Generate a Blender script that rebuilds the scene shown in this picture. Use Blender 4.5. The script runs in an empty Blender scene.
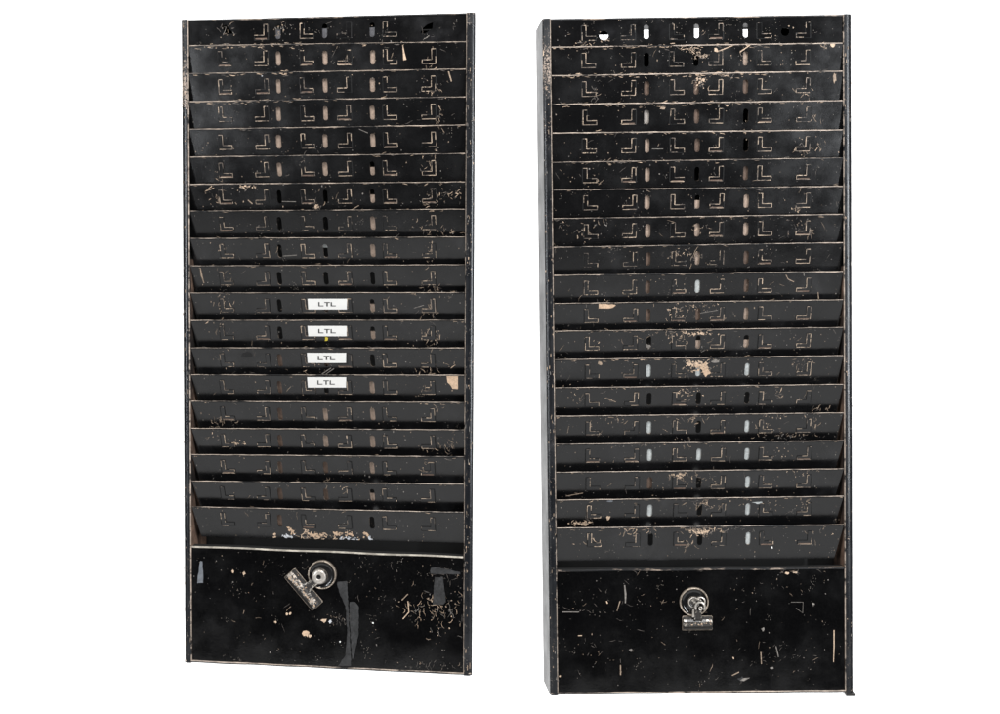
import bpy, math, random
from mathutils import Vector, Matrix, Euler

sc = bpy.context.scene
COL = sc.collection
F = 1200.0            # focal length in photo pixels; 1 unit of the drawing = 1 mm
MM = 0.001

# ------------------------------------------------------------------ materials
TAN = (.50, .37, .28)
def new_mat(name):
    m = bpy.data.materials.new(name); m.use_nodes = True
    nt = m.node_tree; nt.nodes.clear()
    out = nt.nodes.new('ShaderNodeOutputMaterial')
    b = nt.nodes.new('ShaderNodeBsdfPrincipled')
    nt.links.new(b.outputs[0], out.inputs[0])
    return m, nt, b

class G:
    """tiny node helper"""
    def __init__(s, nt):
        s.nt = nt
        s.tc = nt.nodes.new('ShaderNodeTexCoord').outputs['Object']
        s.rnd = nt.nodes.new('ShaderNodeObjectInfo').outputs['Random']
    def L(s, a, b): s.nt.links.new(a, b)
    def mapping(s, scale=(1, 1, 1), rot=(0, 0, 0)):
        n = s.nt.nodes.new('ShaderNodeMapping'); n.inputs['Scale'].default_value = scale
        n.inputs['Rotation'].default_value = rot
        s.L(s.tc, n.inputs[0]); return n.outputs[0]
    def noise(s, scale, detail=4, rough=.55, vec=None, w=0.0, rnd=True):
        n = s.nt.nodes.new('ShaderNodeTexNoise'); n.noise_dimensions = '4D'
        n.inputs['Scale'].default_value = scale; n.inputs['Detail'].default_value = detail
        n.inputs['Roughness'].default_value = rough
        s.L(vec or s.tc, n.inputs['Vector'])
        if rnd: s.L(s.math('MULTIPLY_ADD', s.rnd, 37.0, w), n.inputs['W'])
        else: n.inputs['W'].default_value = w
        return n.outputs['Fac']
    def vor(s, scale, vec=None):
        n = s.nt.nodes.new('ShaderNodeTexVoronoi'); n.inputs['Scale'].default_value = scale
        s.L(vec or s.tc, n.inputs['Vector']); return n
    def math(s, op, a, b=None, c=None):
        n = s.nt.nodes.new('ShaderNodeMath'); n.operation = op
        for i, v in enumerate((a, b, c)):
            if v is None: continue
            if isinstance(v, (int, float)): n.inputs[i].default_value = v
            else: s.L(v, n.inputs[i])
        return n.outputs[0]
    def ramp(s, v, a, b, lo=0.0, hi=1.0):
        n = s.nt.nodes.new('ShaderNodeMapRange'); n.interpolation_type = 'SMOOTHSTEP'
        s.L(v, n.inputs[0])
        for i, x in enumerate((a, b, lo, hi)): n.inputs[i+1].default_value = x
        return n.outputs[0]
    def mix(s, f, a, b):
        n = s.nt.nodes.new('ShaderNodeMix'); n.data_type = 'RGBA'
        s.L(f, n.inputs[0])
        for i, v in ((6, a), (7, b)):
            if isinstance(v, tuple): n.inputs[i].default_value = v + (1,)
            else: s.L(v, n.inputs[i])
        return n.outputs[2]
    def bump(s, h, strength, dist=.001, normal=None):
        n = s.nt.nodes.new('ShaderNodeBump'); n.inputs['Strength'].default_value = strength
        n.inputs['Distance'].default_value = dist
        s.L(h, n.inputs['Height'])
        if normal: s.L(normal, n.inputs['Normal'])
        return n.outputs[0]


def paint(name, base=(.0045, .0045, .005), r0=.20, r1=.42, dust=.5, chips=.0, haze=.022, wave=.25, spec=.55, chipcol=TAN):
    m, nt, b = new_mat(name); g = G(nt)
    cloud = g.noise(14, 5, .6)
    cloud2 = g.noise(45, 6, .65, w=5)
    hz = g.math('MULTIPLY', g.ramp(cloud, .48, .78), g.ramp(cloud2, .35, .75))
    col = g.mix(hz, base, (haze, haze, haze*1.06))
    col = g.mix(g.ramp(g.noise(1300, 2, .8, w=31), .52, .80), col, (.013, .0125, .012))
    # fine lint and dust specks, only where the two masks meet
    v = g.vor(520)
    sp = g.math('LESS_THAN', v.outputs['Distance'], .20)
    pick = g.math('GREATER_THAN', g.noise(60, 3, .7, w=9), .66 - .05*dust)
    spk = g.math('MULTIPLY', sp, pick)
    col = g.mix(spk, col, (.16, .14, .12))
    # thin rubbed streaks
    st = g.noise(30, 6, .7, vec=g.mapping((1, 1, 22), (0, .12, 0)), w=2)
    stm = g.math('MULTIPLY', g.ramp(st, .70, .76), g.ramp(cloud2, .5, .62))
    col = g.mix(g.math('MULTIPLY', stm, .35), col, (.15, .13, .11))
    if chips > 0:
        cn = g.noise(620, 5, .75, w=3); area = g.noise(22, 3, .6, w=7)
        cm = g.ramp(g.math('ADD', cn, g.math('MULTIPLY', g.math('SUBTRACT', area, .5), .55)), .70-chips, .73-chips)
        col = g.mix(cm, col, chipcol)
    nt.links.new(col, b.inputs['Base Color'])
    rg = g.ramp(g.noise(35, 5, .6, w=12), .3, .75, r0, r1)
    nt.links.new(rg, b.inputs['Roughness'])
    b.inputs['Specular IOR Level'].default_value = spec
    h1 = g.bump(g.noise(9, 2, .5, w=20), wave, .004)
    h2 = g.bump(g.noise(700, 2, .5, w=21), .10, .0003, h1)
    nt.links.new(h2, b.inputs['Normal'])
    return m

def worn(name, a, c, thr, soft=.03, scale=180, rough=.45, metal=0.0, stretch=(1, 1, 1), big=.4, spec=.5):
    """black paint a, bare ground c where the rubbing noise passes thr"""
    m, nt, b = new_mat(name); g = G(nt)
    n = g.noise(scale, 5, .72, vec=g.mapping(stretch), w=1)
    area = g.noise(12, 3, .6, w=4)
    v = g.math('ADD', n, g.math('MULTIPLY', g.math('SUBTRACT', area, .5), big))
    f = g.ramp(v, thr, thr+soft)
    tone = g.noise(90, 4, .7, w=6)
    cc = g.mix(g.ramp(tone, .35, .7), tuple(x*.45 for x in c), c)
    b.inputs['Specular IOR Level'].default_value = spec
    nt.links.new(g.mix(f, a, cc), b.inputs['Base Color'])
    nt.links.new(g.math('MULTIPLY', f, metal), b.inputs['Metallic'])
    b.inputs['Roughness'].default_value = rough
    nt.links.new(g.bump(n, .3, .0004), b.inputs['Normal'])
    return m

def flat(name, c, rough=.6, metal=0.0, var=.25, scale=150):
    m, nt, b = new_mat(name); g = G(nt)
    n = g.noise(scale, 5, .7, w=2)
    nt.links.new(g.mix(g.ramp(n, .3, .7), tuple(x*(1-var) for x in c), tuple(min(1, x*(1+var*.5)) for x in c)), b.inputs['Base Color'])
    b.inputs['Roughness'].default_value = rough; b.inputs['Metallic'].default_value = metal
    nt.links.new(g.bump(n, .2, .0003), b.inputs['Normal'])
    return m

BLK = (.006, .006, .0065)
M = {}
M['paint'] = paint('black_enamel', base=(.003, .003, .0033), r0=.17, r1=.32)
M['header'] = paint('black_enamel_dusty', base=(.003,.003,.0033), haze=.035, dust=1.0, r0=.12, r1=.24)
M['drawer'] = paint('black_enamel_panel', base=(.0012, .0012, .0014), haze=.009, dust=.9, r0=.08, r1=.22, wave=.5)
M['frame'] = paint('black_enamel_frame', chips=.0, dust=1.2, r0=.18, r1=.42)
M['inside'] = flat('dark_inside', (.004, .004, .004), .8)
M['lip'] = worn('rubbed_lip_edge', BLK, (.62, .51, .42), .37, .14, 150, .4, stretch=(.25, 1, 1))
M['lip_dim'] = worn('lightly_rubbed_edge', BLK, (.42, .33, .26), .50, .10, 150, .4, stretch=(.25, 1, 1))
M['hem'] = worn('bare_panel_hem', (.02, .02, .02), (.55, .50, .42), .28, .05, 120, .4, stretch=(.2, 1, 1))
M['tabline'] = worn('rubbed_tab_edge', BLK, (.60, .46, .34), .38, .12, 420, .5, big=.5)
M['tabdim'] = worn('faint_tab_edge', BLK, (.30, .235, .185), .38, .15, 420, .5, big=.5)
M['tan'] = flat('bare_primer', (.58, .425, .30), .6, 0, .4, 400)
M['tan_dim'] = flat('thin_scratch', (.31, .23, .165), .6, 0, .5, 400)
M['chip'] = flat('primer_chip', (.57, .40, .27), .6, 0, .3, 500)
M['faint'] = flat('faint_hairline', (.13, .11, .095), .6, 0, .6, 500)
M['speck'] = flat('dust_speck', (.20, .18, .16), .7, 0, .5, 500)
M['metal'] = flat('bare_steel', (.72, .73, .76), .35, .3, .4, 300)
M['brown'] = flat('bare_back_board', (.40, .30, .235), .75, 0, .3, 300)
M['dark_brown'] = flat('dirty_back_board', (.13, .085, .062), .75, 0, .4, 300)
M['pale'] = flat('pale_back_board', (.43, .45, .44), .6, 0, .25, 300)
M['stone'] = flat('stone_back_board', (.36, .33, .30), .7, 0, .2, 300)
M['greyback'] = flat('grey_back_board', (.10, .10, .11), .6, 0, .3, 300)
M['paper'] = flat('white_label_paper', (.72, .71, .68), .6, 0, .03, 60)
M['ink'] = flat('label_ink', (.02, .02, .02), .6)
M['tape'] = worn('tape_residue', (.006, .006, .006), (.036, .036, .037), .33, .25, 420, .5, big=.35)
M['tape_blue'] = flat('grey_tape', (.13, .14, .155), .45, 0, .3, 300)
M['yellow'] = flat('yellow_paint_dot', (.7, .55, .05), .5)
M['wall_in'] = worn('rubbed_inner_side', (.012, .009, .008), (.27, .17, .12), .42, .2, 40, .6, stretch=(1, 1, .3))
M['flange'] = paint('flange_enamel', base=(.006, .007, .009), haze=.05, dust=1.3, chips=.03, r0=.22, r1=.38, wave=.15)
M['flange_top'] = paint('flange_enamel_rubbed', base=(.006, .007, .009), haze=.08, dust=1.5, chips=.125, r0=.3, r1=.5, wave=.15, chipcol=(.34, .27, .22))
M['side'] = paint('side_enamel', base=(.006, .006, .006), haze=.03, dust=.8, r0=.27, r1=.38, wave=.15, spec=.15)
M['nickel'] = worn('aged_nickel', (.03, .027, .024), (.70, .64, .56), .50, .12, 260, .32, .6, big=.5)
M['jawridge'] = worn('rubbed_jaw_ridge', (.03, .028, .026), (.66, .58, .50), .52, .06, 300, .4, .2, big=.4, spec=.3)
M['nickel_hi'] = worn('polished_nickel', (.35, .31, .27), (.85, .80, .73), .35, .2, 300, .28, .5)
M['clipdark'] = worn('blackened_steel', (.03, .028, .026), (.62, .54, .46), .64, .05, 300, .42, .1, big=.3, spec=.25)
M['brass'] = worn('worn_disc_rim', (.10, .08, .06), (.62, .52, .42), .38, .15, 300, .3, .5)
M['disc'] = paint('disc_enamel', base=(.006, .006, .006), haze=.03, dust=.4, r0=.08, r1=.2)

# ------------------------------------------------------------------ mesh builder
class MB:
    def __init__(s): s.v = []; s.f = []; s.m = []; s.mats = []; s.sm = []
    def mi(s, mat):
        if mat not in s.mats: s.mats.append(mat)
        return s.mats.index(mat)
    def face(s, pts, mat, smooth=False):
        i = len(s.v); s.v += [tuple(p) for p in pts]
        s.f.append(tuple(range(i, i+len(pts)))); s.m.append(s.mi(mat)); s.sm.append(smooth)
    def box(s, x0, x1, y0, y1, z0, z1, mat):
        c = [(x, y, z) for x in (x0, x1) for y in (y0, y1) for z in (z0, z1)]
        for q in ((0, 1, 3, 2), (4, 6, 7, 5), (0, 4, 5, 1), (2, 3, 7, 6), (0, 2, 6, 4), (1, 5, 7, 3)):
            s.face([c[k] for k in q], mat)
    def strip(s, A, B, mat, smooth=True, closed=False):
        """quad strip with shared vertices between polylines A and B"""
        n = len(A); i = len(s.v); s.v += [tuple(p) for p in A] + [tuple(p) for p in B]
        for k in range(n if closed else n-1):
            k2 = (k+1) % n
            s.f.append((i+k, i+k2, i+n+k2, i+n+k)); s.m.append(s.mi(mat)); s.sm.append(smooth)
    def lathe(s, prof, cx, cz, mats, n=40):
        rings = [[(cx+r*math.cos(2*math.pi*k/n), y, cz+r*math.sin(2*math.pi*k/n)) for k in range(n)] for r, y in prof]
        i = len(s.v)
        for R in rings: s.v += R
        for j in range(len(rings)-1):
            mat = mats[j] if isinstance(mats, list) else mats
            for k in range(n):
                k2 = (k+1) % n
                s.f.append((i+j*n+k, i+j*n+k2, i+(j+1)*n+k2, i+(j+1)*n+k)); s.m.append(s.mi(mat)); s.sm.append(True)
    def build(s, name, parent=None, bevel=0):
        me = bpy.data.meshes.new(name)
        me.from_pydata([(a*MM, b*MM, c*MM) for a, b, c in s.v], [], s.f)
        for m in s.mats: me.materials.append(M[m])
        me.polygons.foreach_set('material_index', s.m)
        me.polygons.foreach_set('use_smooth', s.sm)
        me.update()
        o = bpy.data.objects.new(name, me); COL.objects.link(o)
        if parent: o.parent = parent
        if bevel:
            md = o.modifiers.new('bevel', 'BEVEL'); md.width = bevel*MM; md.segments = 2; md.limit_method = 'ANGLE'
        return o

def lerp(a, b, t): return a+(b-a)*t

# ------------------------------------------------------------------ rack
ALPHA = math.radians(21)
DEPTH = 48.0

class Sheet:
    """a flat strip: x across, s down from its top edge; va/vb = height of the top edge at xa/xb"""
    def __init__(s, xa, xb, va, vb, H, alpha, y0, tap_l=0, tap_r=0):
        s.xa, s.xb, s.va, s.vb, s.H, s.al, s.y0, s.tl, s.tr = xa, xb, va, vb, H, alpha, y0, tap_l, tap_r
        s.ux = Vector((xb-xa, 0, vb-va)).normalized()
        s.us = Vector((0, math.sin(alpha), -math.cos(alpha)))
        s.n = s.ux.cross(s.us).normalized()
        if s.n.y > 0: s.n = -s.n            # towards the viewer
        s.mb = MB()
    def P(s, x, t, h=0.0):
        if abs(x-s.xa) < 1e-6: x = x + s.tl*t/s.H
        if abs(x-s.xb) < 1e-6: x = x - s.tr*t/s.H
        f = (x-s.xa)/(s.xb-s.xa)
        q = Vector((x, s.y0, lerp(s.va, s.vb, f))) + s.us*t + s.n*h
        return q
    def fill(s, holes, sa, sb, mat):
        """holes: (x, outline[(dx, s)], wall_mat) ; each sits in a cell sa..sb"""
        s.cell = (sa, sb)
        s.quad(s.xa, s.xb, 0, sa, mat); s.quad(s.xa, s.xb, sb, s.H, mat)
        x = s.xa
        for (hx, hw, out) in sorted(holes, key=lambda h: h[0]):
            l, r = hx-hw, hx+hw
            s.quad(x, l, sa, sb, mat); x = r
            cx, cs = hx, sum(p[1] for p in out)/len(out)
            angs = [math.atan2(p[1]-cs, p[0]-cx) for p in out]
            corners = [(l, sa), (r, sa), (r, sb), (l, sb)]
            inner = list(out)
            def edge(a):
                c, d = math.cos(a), math.sin(a); ts = []
                if c > 1e-9: ts.append((r-cx)/c)
                if c < -1e-9: ts.append((l-cx)/c)
                if d > 1e-9: ts.append((sb-cs)/d)
                if d < -1e-9: ts.append((sa-cs)/d)
                t = min(ts); return (cx+c*t, cs+d*t)
            n = len(out)
            for k in range(n):
                k2 = (k+1) % n
                a, a2 = angs[k], angs[k2]
                pts = [out[k], out[k2], edge(a2)]; mid = []
                for cn in corners:           # a rect corner between the two rays
                    ca = math.atan2(cn[1]-cs, cn[0]-cx)
                    d1 = (ca-a) % (2*math.pi); d2 = (a2-a) % (2*math.pi)
                    if d2 > math.pi: d1 = (a-ca) % (2*math.pi); d2 = (a-a2) % (2*math.pi)
                    if 1e-6 < d1 < d2-1e-6: mid.append((d1, cn))
                pts += [c for _, c in sorted(mid, reverse=True)]+[edge(a)]
                s.mb.face([s.P(*p) for p in pts], mat)
                s.mb.face([s.P(*out[k]), s.P(*out[k2]), s.P(*out[k2], h=-.9), s.P(*out[k], h=-.9)], 'lip_dim')
        s.quad(x, s.xb, sa, sb, mat)
    def quad(s, a, b, t0, t1, mat):
        if b-a < 1e-6 or t1-t0 < 1e-6: return
        s.mb.face([s.P(a, t0), s.P(b, t0), s.P(b, t1), s.P(a, t1)], mat)
    def poly(s, pts, mat, h=.12):
        s.mb.face([s.P(x, t, h) for x, t in pts], mat)
    def ribbon(s, pts, w, mat, h=.12):
        A, B = [], []
        n = len(pts)
        for k, (x, t) in enumerate(pts):
            a = pts[max(0, k-1)]; b = pts[min(n-1, k+1)]
            dx, dt = b[0]-a[0], b[1]-a[1]; L = math.hypot(dx, dt) or 1
            ww = (w[k] if isinstance(w, (list, tuple)) else w)/2
            A.append(s.P(x-dt/L*ww, t+dx/L*ww, h)); B.append(s.P(x+dt/L*ww, t-dx/L*ww, h))
        s.mb.strip(A, B, mat, False)
    def prism(s, pts, h0, h1, mat, side):
        s.mb.face([s.P(x, t, h1) for x, t in pts], mat)
        n = len(pts)
        for k in range(n):
            a, b = pts[k], pts[(k+1) % n]
            s.mb.face([s.P(*a, h=h0), s.P(*b, h=h0), s.P(*b, h=h1), s.P(*a, h=h1)], side)
    def hit(s, o, d):
        """ray (rack space) -> (x, t)"""
        p0 = Vector((s.xa, s.y0, s.va))
        k = (p0-o).dot(s.n)/d.dot(s.n); p = o+d*k
        x = p.x; f = (x-s.xa)/(s.xb-s.xa)
        t = -(p.z-lerp(s.va, s.vb, f))/math.cos(s.al)
        return x, t

def stadium(cx, s0, s1, w, n=6):
    r = w/2; out = []
    for k in range(n+1):
        a = math.pi+math.pi*k/n; out.append((cx+r*math.cos(a), s0+r+r*math.sin(a)))
    for k in range(n+1):
        a = math.pi*k/n; out.append((cx+r*math.cos(a), s1-r+r*math.sin(a)))
    return out
def circle(cx, cs, r, n=20): return [(cx+r*math.cos(2*math.pi*k/n), cs+r*math.sin(2*math.pi*k/n)) for k in range(n)]

def ell(x, s0, w, h, t, flip):
    """an L tab: upright at the left, foot along the bottom (mirrored when flip)"""
    p = [(0, 0), (t, 0), (t, h-t), (w, h-t), (w, h), (0, h)]
    if flip: p = [(w-a, b) for a, b in p][::-1]
    return [(x+a, s0+b) for a, b in p]

class Rack:
    def __init__(s, spec):
        s.__dict__.update(spec)
        s.rnd = random.Random(s.seed)
        s.root = bpy.data.objects.new('card_rack', None); COL.objects.link(s.root)
        s.root.location = Vector((s.pose[0], 1200, s.pose[1]))*MM
        s.root.rotation_euler = s.pose[2:5]
        s.R = Euler(s.pose[2:5]).to_matrix()
        s.RT = s.R.transposed()
        s.o = s.RT @ (-Vector((s.pose[0], 1200, s.pose[1])))
        s.w, s.h = s.pose[5], s.pose[6]
    def ray(s, px, py): return s.RT @ Vector(((px-500)/F, 1, -(py-357)/F))
    def at(s, px, py, y=0.0):
        d = s.ray(px, py); t = (y-s.o.y)/d.y; p = s.o+d*t; return p.x, p.z
    # surface lookup for wear marks
    def find(s, px, py):
        best = None
        for sh in s.sheets:
            x, t = sh.hit(s.o, s.ray(px, py))
            if -.3 <= t and sh.vis[0]-0.3 <= t <= sh.vis[1] and sh.xa <= x <= sh.xb: best = sh
        return best
    def mark(s, pts, w, mat='tan', h=.14):
        c = pts[len(pts)//2]; sh = s.find(*c)
        if not sh: return
        q = [sh.hit(s.o, s.ray(*p)) for p in pts]
        q = [(min(max(x, sh.xa+1), sh.xb-1), min(max(t, -.2), sh.H-.5)) for x, t in q]
        sh.ribbon(q, w, mat, h)
    def patch(s, pts, mat='tan', h=.12):
        cx = sum(p[0] for p in pts)/len(pts); cy = sum(p[1] for p in pts)/len(pts)
        sh = s.find(cx, cy)
        if not sh: return
        q = [sh.hit(s.o, s.ray(*p)) for p in pts]
        q = [(min(max(x, sh.xa+.5), sh.xb-.5), min(max(t, -.2), sh.H-.3)) for x, t in q]
        sh.poly(q, mat, h)
    def blob(s, cx, cy, r, mat='tan', rag=.5, sq=1.0, n=9, h=.12):
        R = s.rnd; ph = R.random()*6
        s.patch([(cx+r*(1+rag*(R.random()-.5)*2)*math.cos(ph+2*math.pi*k/n), cy+sq*r*(1+rag*(R.random()-.5)*2)*math.sin(ph+2*math.pi*k/n)) for k in range(n)], mat, h)
    def scr(s, cx, cy, L, ang, w, mat='tan', bend=.5):
        R = s.rnd; n = R.randint(3, 5); x = cx-L/2*math.cos(ang); y = cy-L/2*math.sin(ang)
        pts = [(x, y)]; a = ang-bend*R.uniform(-.5, .5)
        for k in range(n):
            x += L/n*math.cos(a); y += L/n*math.sin(a); pts.append((x, y)); a += bend*R.uniform(-.6, .6)
        ws = [w*R.uniform(.45, 1.1) for _ in pts]; ws[0] *= .4; ws[-1] *= .3
        s.mark(pts, ws, mat, h=.13+R.random()*.05)
    def cluster(s, cx, cy, rx, ry, n, l0=1.5, l1=6.5, ang=None, spread=1.2, w0=.25, w1=.8, mats=('tan', 'tan_dim', 'tan_dim'), bend=.9):
        R = s.rnd
        if cy > 562:
            n = int(n*(.7 if n < 60 else .85)); w1 = min(w1, .42); bend *= 1.3
            if n < 60: mats = ('faint', 'faint', 'faint', 'tan_dim'); w1 = .36
        else: n = int(n*.78); mats = tuple(mats)+('tan_dim', 'faint')
        for _ in range(n):
            x = cx+rx*R.gauss(0, .5); y = cy+ry*R.gauss(0, .5)
            a = (R.random()*math.pi if ang is None else ang+R.gauss(0, spread*.4))
            if R.random() < .3: s.blob(x, y, R.uniform(.2, .65), R.choice(mats), .6, n=6)
            else: s.scr(x, y, R.uniform(l0, l1), a, R.uniform(w0, w1), R.choice(mats), bend)

    def tab(s, sh, x0, s0, w, h, t, flip, strength):
        R = s.rnd
        P = ell(x0, s0, w, h, t, flip)
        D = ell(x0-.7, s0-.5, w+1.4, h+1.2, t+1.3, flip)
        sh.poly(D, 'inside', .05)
        sh.prism([(a, b) for a, b in P], .0, .8, s.paintmat, 'paint')
        # cut and shadow line round the tab, painted dark beside the upright and below
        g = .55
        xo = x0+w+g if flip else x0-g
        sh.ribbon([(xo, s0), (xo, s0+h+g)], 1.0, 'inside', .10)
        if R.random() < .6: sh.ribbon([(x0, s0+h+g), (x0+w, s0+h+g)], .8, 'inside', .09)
        strength = min(1, strength*1.12)
        n = len(P)
        for k in range(n):
            a, b = P[k], P[(k+1) % n]
            outer_up = abs(a[0]-b[0]) < .01 and abs(a[1]-b[1]) > h-.1
            pr = strength*(.35 if outer_up else 1.0)
            # two or three short pieces, each rubbed or not
            m = 2
            for j in range(m):
                if R.random() > pr: continue
                f0, f1 = j/m, (j+1)/m+.03
                p0 = (lerp(a[0], b[0], f0)+R.uniform(-.12, .12), lerp(a[1], b[1], f0)+R.uniform(-.12, .12))
                p1 = (lerp(a[0], b[0], min(1, f1))+R.uniform(-.12, .12), lerp(a[1], b[1], min(1, f1))+R.uniform(-.12, .12))
                sh.ribbon([p0, p1], R.uniform(.4, .8), 'tabline' if R.random() < .6 else 'tabdim', .86+R.random()*.05)
        if R.random() < .3*strength:
            sh.ribbon([(x0+1, s0+h-.6), (x0+w-1, s0+h-.5)], [1.3, 1.6], 'dark_brown', .84)

    def build(s):
        R = s.rnd; w, h = s.w, s.h; hw = w/2; hh = h/2
        xa, xb = -hw+s.fl, hw-s.fr
        s.sheets = []
        tops_l = [s.at(s.ex[0], y, 1.0)[1] for y in s.lipsL]
        tops_r = [s.at(s.ex[1], y, 1.0)[1] for y in s.lipsR]
        ea = s.at(s.ex[0], 300, 1.0)[0]; eb = s.at(s.ex[1], 300, 1.0)[0]
        def ext(a, b): return a+(b-a)*(xa-ea)/(eb-ea), a+(b-a)*(xb-ea)/(eb-ea)
        tabx = [s.at(px, s.taby, 4)[0] for px in s.tabs]
        slotx = [s.at(px, s.taby, 4)[0] for px in s.slots]
        # header plate
        va, vb = ext(tops_l[0], tops_r[0])
        H0 = hh-1.2-(va+vb)/2+2
        sh = Sheet(xa, xb, hh-1.2, hh-1.2, H0, math.radians(0), 2.0); sh.vis = (0, H0-2); sh.name = 'header_plate'
        s.paintmat = 'header'
        holes = []
        for k, x in enumerate(slotx):
            holes.append((x, 3.4, stadium(x, 5.8, 20.0, 5.2)))
        for (px, py, r, kind) in s.headholes:
            x, t = sh.hit(s.o, s.ray(px, py))
            if kind == 'round': holes.append((x, r+1, circle(x, t, r)))
            elif kind == 'tearL': holes.append((x, r+1, [(x-r*.8, t-r*.6), (x-r*.2, t-r*.7), (x+r*.9, t+r*.5), (x+r*.6, t+r*.7), (x-r*.4, t+r*.35)]))
            else: holes.append((x, r+1, [(x+r*.8, t-r*.7), (x+r*.7, t+r*.1), (x-r*.3, t+r*.75), (x-r*.9, t+r*.6), (x-r*.5, t-r*.05), (x+r*.1, t-r*.5)][::-1]))
        sh.fill(holes, 4.5, 24.0, 'header')
        for k, x in enumerate(tabx):
            if k in s.headskip: continue
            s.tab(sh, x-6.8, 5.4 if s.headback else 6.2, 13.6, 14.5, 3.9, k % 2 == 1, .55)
        if s.headback:
            for x in slotx:
                sh.mb.face([sh.P(x-4, 10, -3), sh.P(x+4, 10, -3), sh.P(x+4, 24, -3), sh.P(x-4, 24, -3)], 'greyback')
        # top hem
        sh.mb.box(xa, xb, 1.2, 3.0, hh-1.5, hh-.2, 'lip_dim')
        s.sheets.append(sh)
        # pockets
        def taper(full, i): return full*max(0, min(1, (i-3)/14)) - 8*max(0, 1-i/9) if full > 1 else 0
        for i in range(18):
            va, vb = ext(tops_l[i], tops_r[i])
            last = i == 17
            H = s.lastH if last else 33.0
            sh = Sheet(xa+.6, xb-.6, va, vb, H, (math.radians(lerp(8, 21, min(1, i/s.steep))) if not last else math.radians(s.lastA)), 1.0, taper(s.tap[0], i)*H/30, taper(s.tap[1], i)*H/30)
            sh.name = 'card_pocket'; s.paintmat = 'paint'
            sh.vis = (0, 27.5/math.cos(ALPHA)*1.0 if not last else H)
            row = s.back[i]
            holes = []
            for k, x in enumerate(slotx):
                if row[k] == 'x': continue
                j = R.uniform(-.4, .4)
                holes.append((x+j, 3.2, stadium(x+j, 6.6, 20.6, 5.0*R.uniform(.9, 1.05))))
            sh.fill(holes, 5.0, 22.0, 'paint')
            for k, x in enumerate(slotx):
                c = row[k]; t0 = 4.0
                if c in 'kx': continue
                mat = {'b': 'brown', 'm': 'brown', 'd': 'dark_brown', 'w': 'pale', 'p': 'stone', 't': 'pale'}[c]
                if c == 'm': t0 = 12.5
                dpt = -1.2 if c == 'w' else -2.4
                t1 = 23 if c != 't' else 11
                sh.mb.face([sh.P(x-4.2, t0, dpt), sh.P(x+4.2, t0, dpt), sh.P(x+4.2, t1, dpt), sh.P(x-4.2, t1, dpt)], mat)
            for k, x in enumerate(tabx):
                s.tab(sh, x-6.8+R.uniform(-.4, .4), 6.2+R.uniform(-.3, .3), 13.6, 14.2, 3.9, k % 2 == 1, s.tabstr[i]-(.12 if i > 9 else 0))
            # folded lip: a small rounded hem along the top edge
            prof = [(.5, -.45), (-.05, -.35), (-.35, .1), (-.3, .7), (.05, 1.0)]      # (depth, down)
            rows = []
            N = 40
            for (yy, dn) in prof:
                rows.append([])
                for q in range(N+1):
                    x = lerp(sh.xa, sh.xb, q/N); f = (x-sh.xa)/(sh.xb-sh.xa)
                    rows[-1].append((x, 1.0+yy, lerp(va, vb, f)-dn*.9+.12*math.sin(q*1.7+i)))
            for a in range(len(prof)-1):
                sh.mb.strip(rows[a], rows[a+1], ('lip' if a in (0, 1) else s.lipmat[i] if a == 2 else 'paint'))
            # back wall of the pocket behind the lip, so that the sheet has a body
            sh.mb.face([sh.P(sh.xa, .5, -.8), sh.P(sh.xb, .5, -.8), sh.P(sh.xb, H, -.8), sh.P(sh.xa, H, -.8)] if False else
                       [sh.P(sh.xa, H, 0), sh.P(sh.xb, H, 0), sh.P(sh.xb, H, -.8), sh.P(sh.xa, H, -.8)], 'lip_dim')
            s.sheets.append(sh)
        # bottom panel (hinged box front)
        va, vb = ext(tops_l[18], tops_r[18])
        Hd = (va+vb)/2+hh-2.5
        sh = Sheet(xa+.5, xb-.5, va, vb, Hd, 0.0, .6); sh.vis = (0, Hd); sh.name = 'bottom_panel'
        N = 40
        def top(q): return lerp(va, vb, q/N)+.25*math.sin(q*.45+s.seed)
        def xq(q): return lerp(sh.xa, sh.xb, q/N)
        sh.mb.strip([(xq(q), .6, top(q)-2.2) for q in range(N+1)], [(xq(q), .6, -hh+2.5) for q in range(N+1)], 'drawer')
        for a, (y1, d1) in enumerate([(.6, 2.2), (-.3, 1.6), (-.3, .6), (.3, 0), (9, -.4)][:-1]):
            y2, d2 = [(.6, 2.2), (-.3, 1.6), (-.3, .6), (.3, 0), (9, -.4)][a+1]
            sh.mb.strip([(xq(q), y1, top(q)-d1) for q in range(N+1)], [(xq(q), y2, top(q)-d2) for q in range(N+1)],
                        'inside' if a == 3 else (s.hem if a in (1, 2) else 'drawer'))
        s.sheets.append(sh)
        s.panel = sh
        s.wear()
        for sh in s.sheets: sh.obj = sh.mb.build(sh.name, s.root)
        s.frame()

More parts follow.
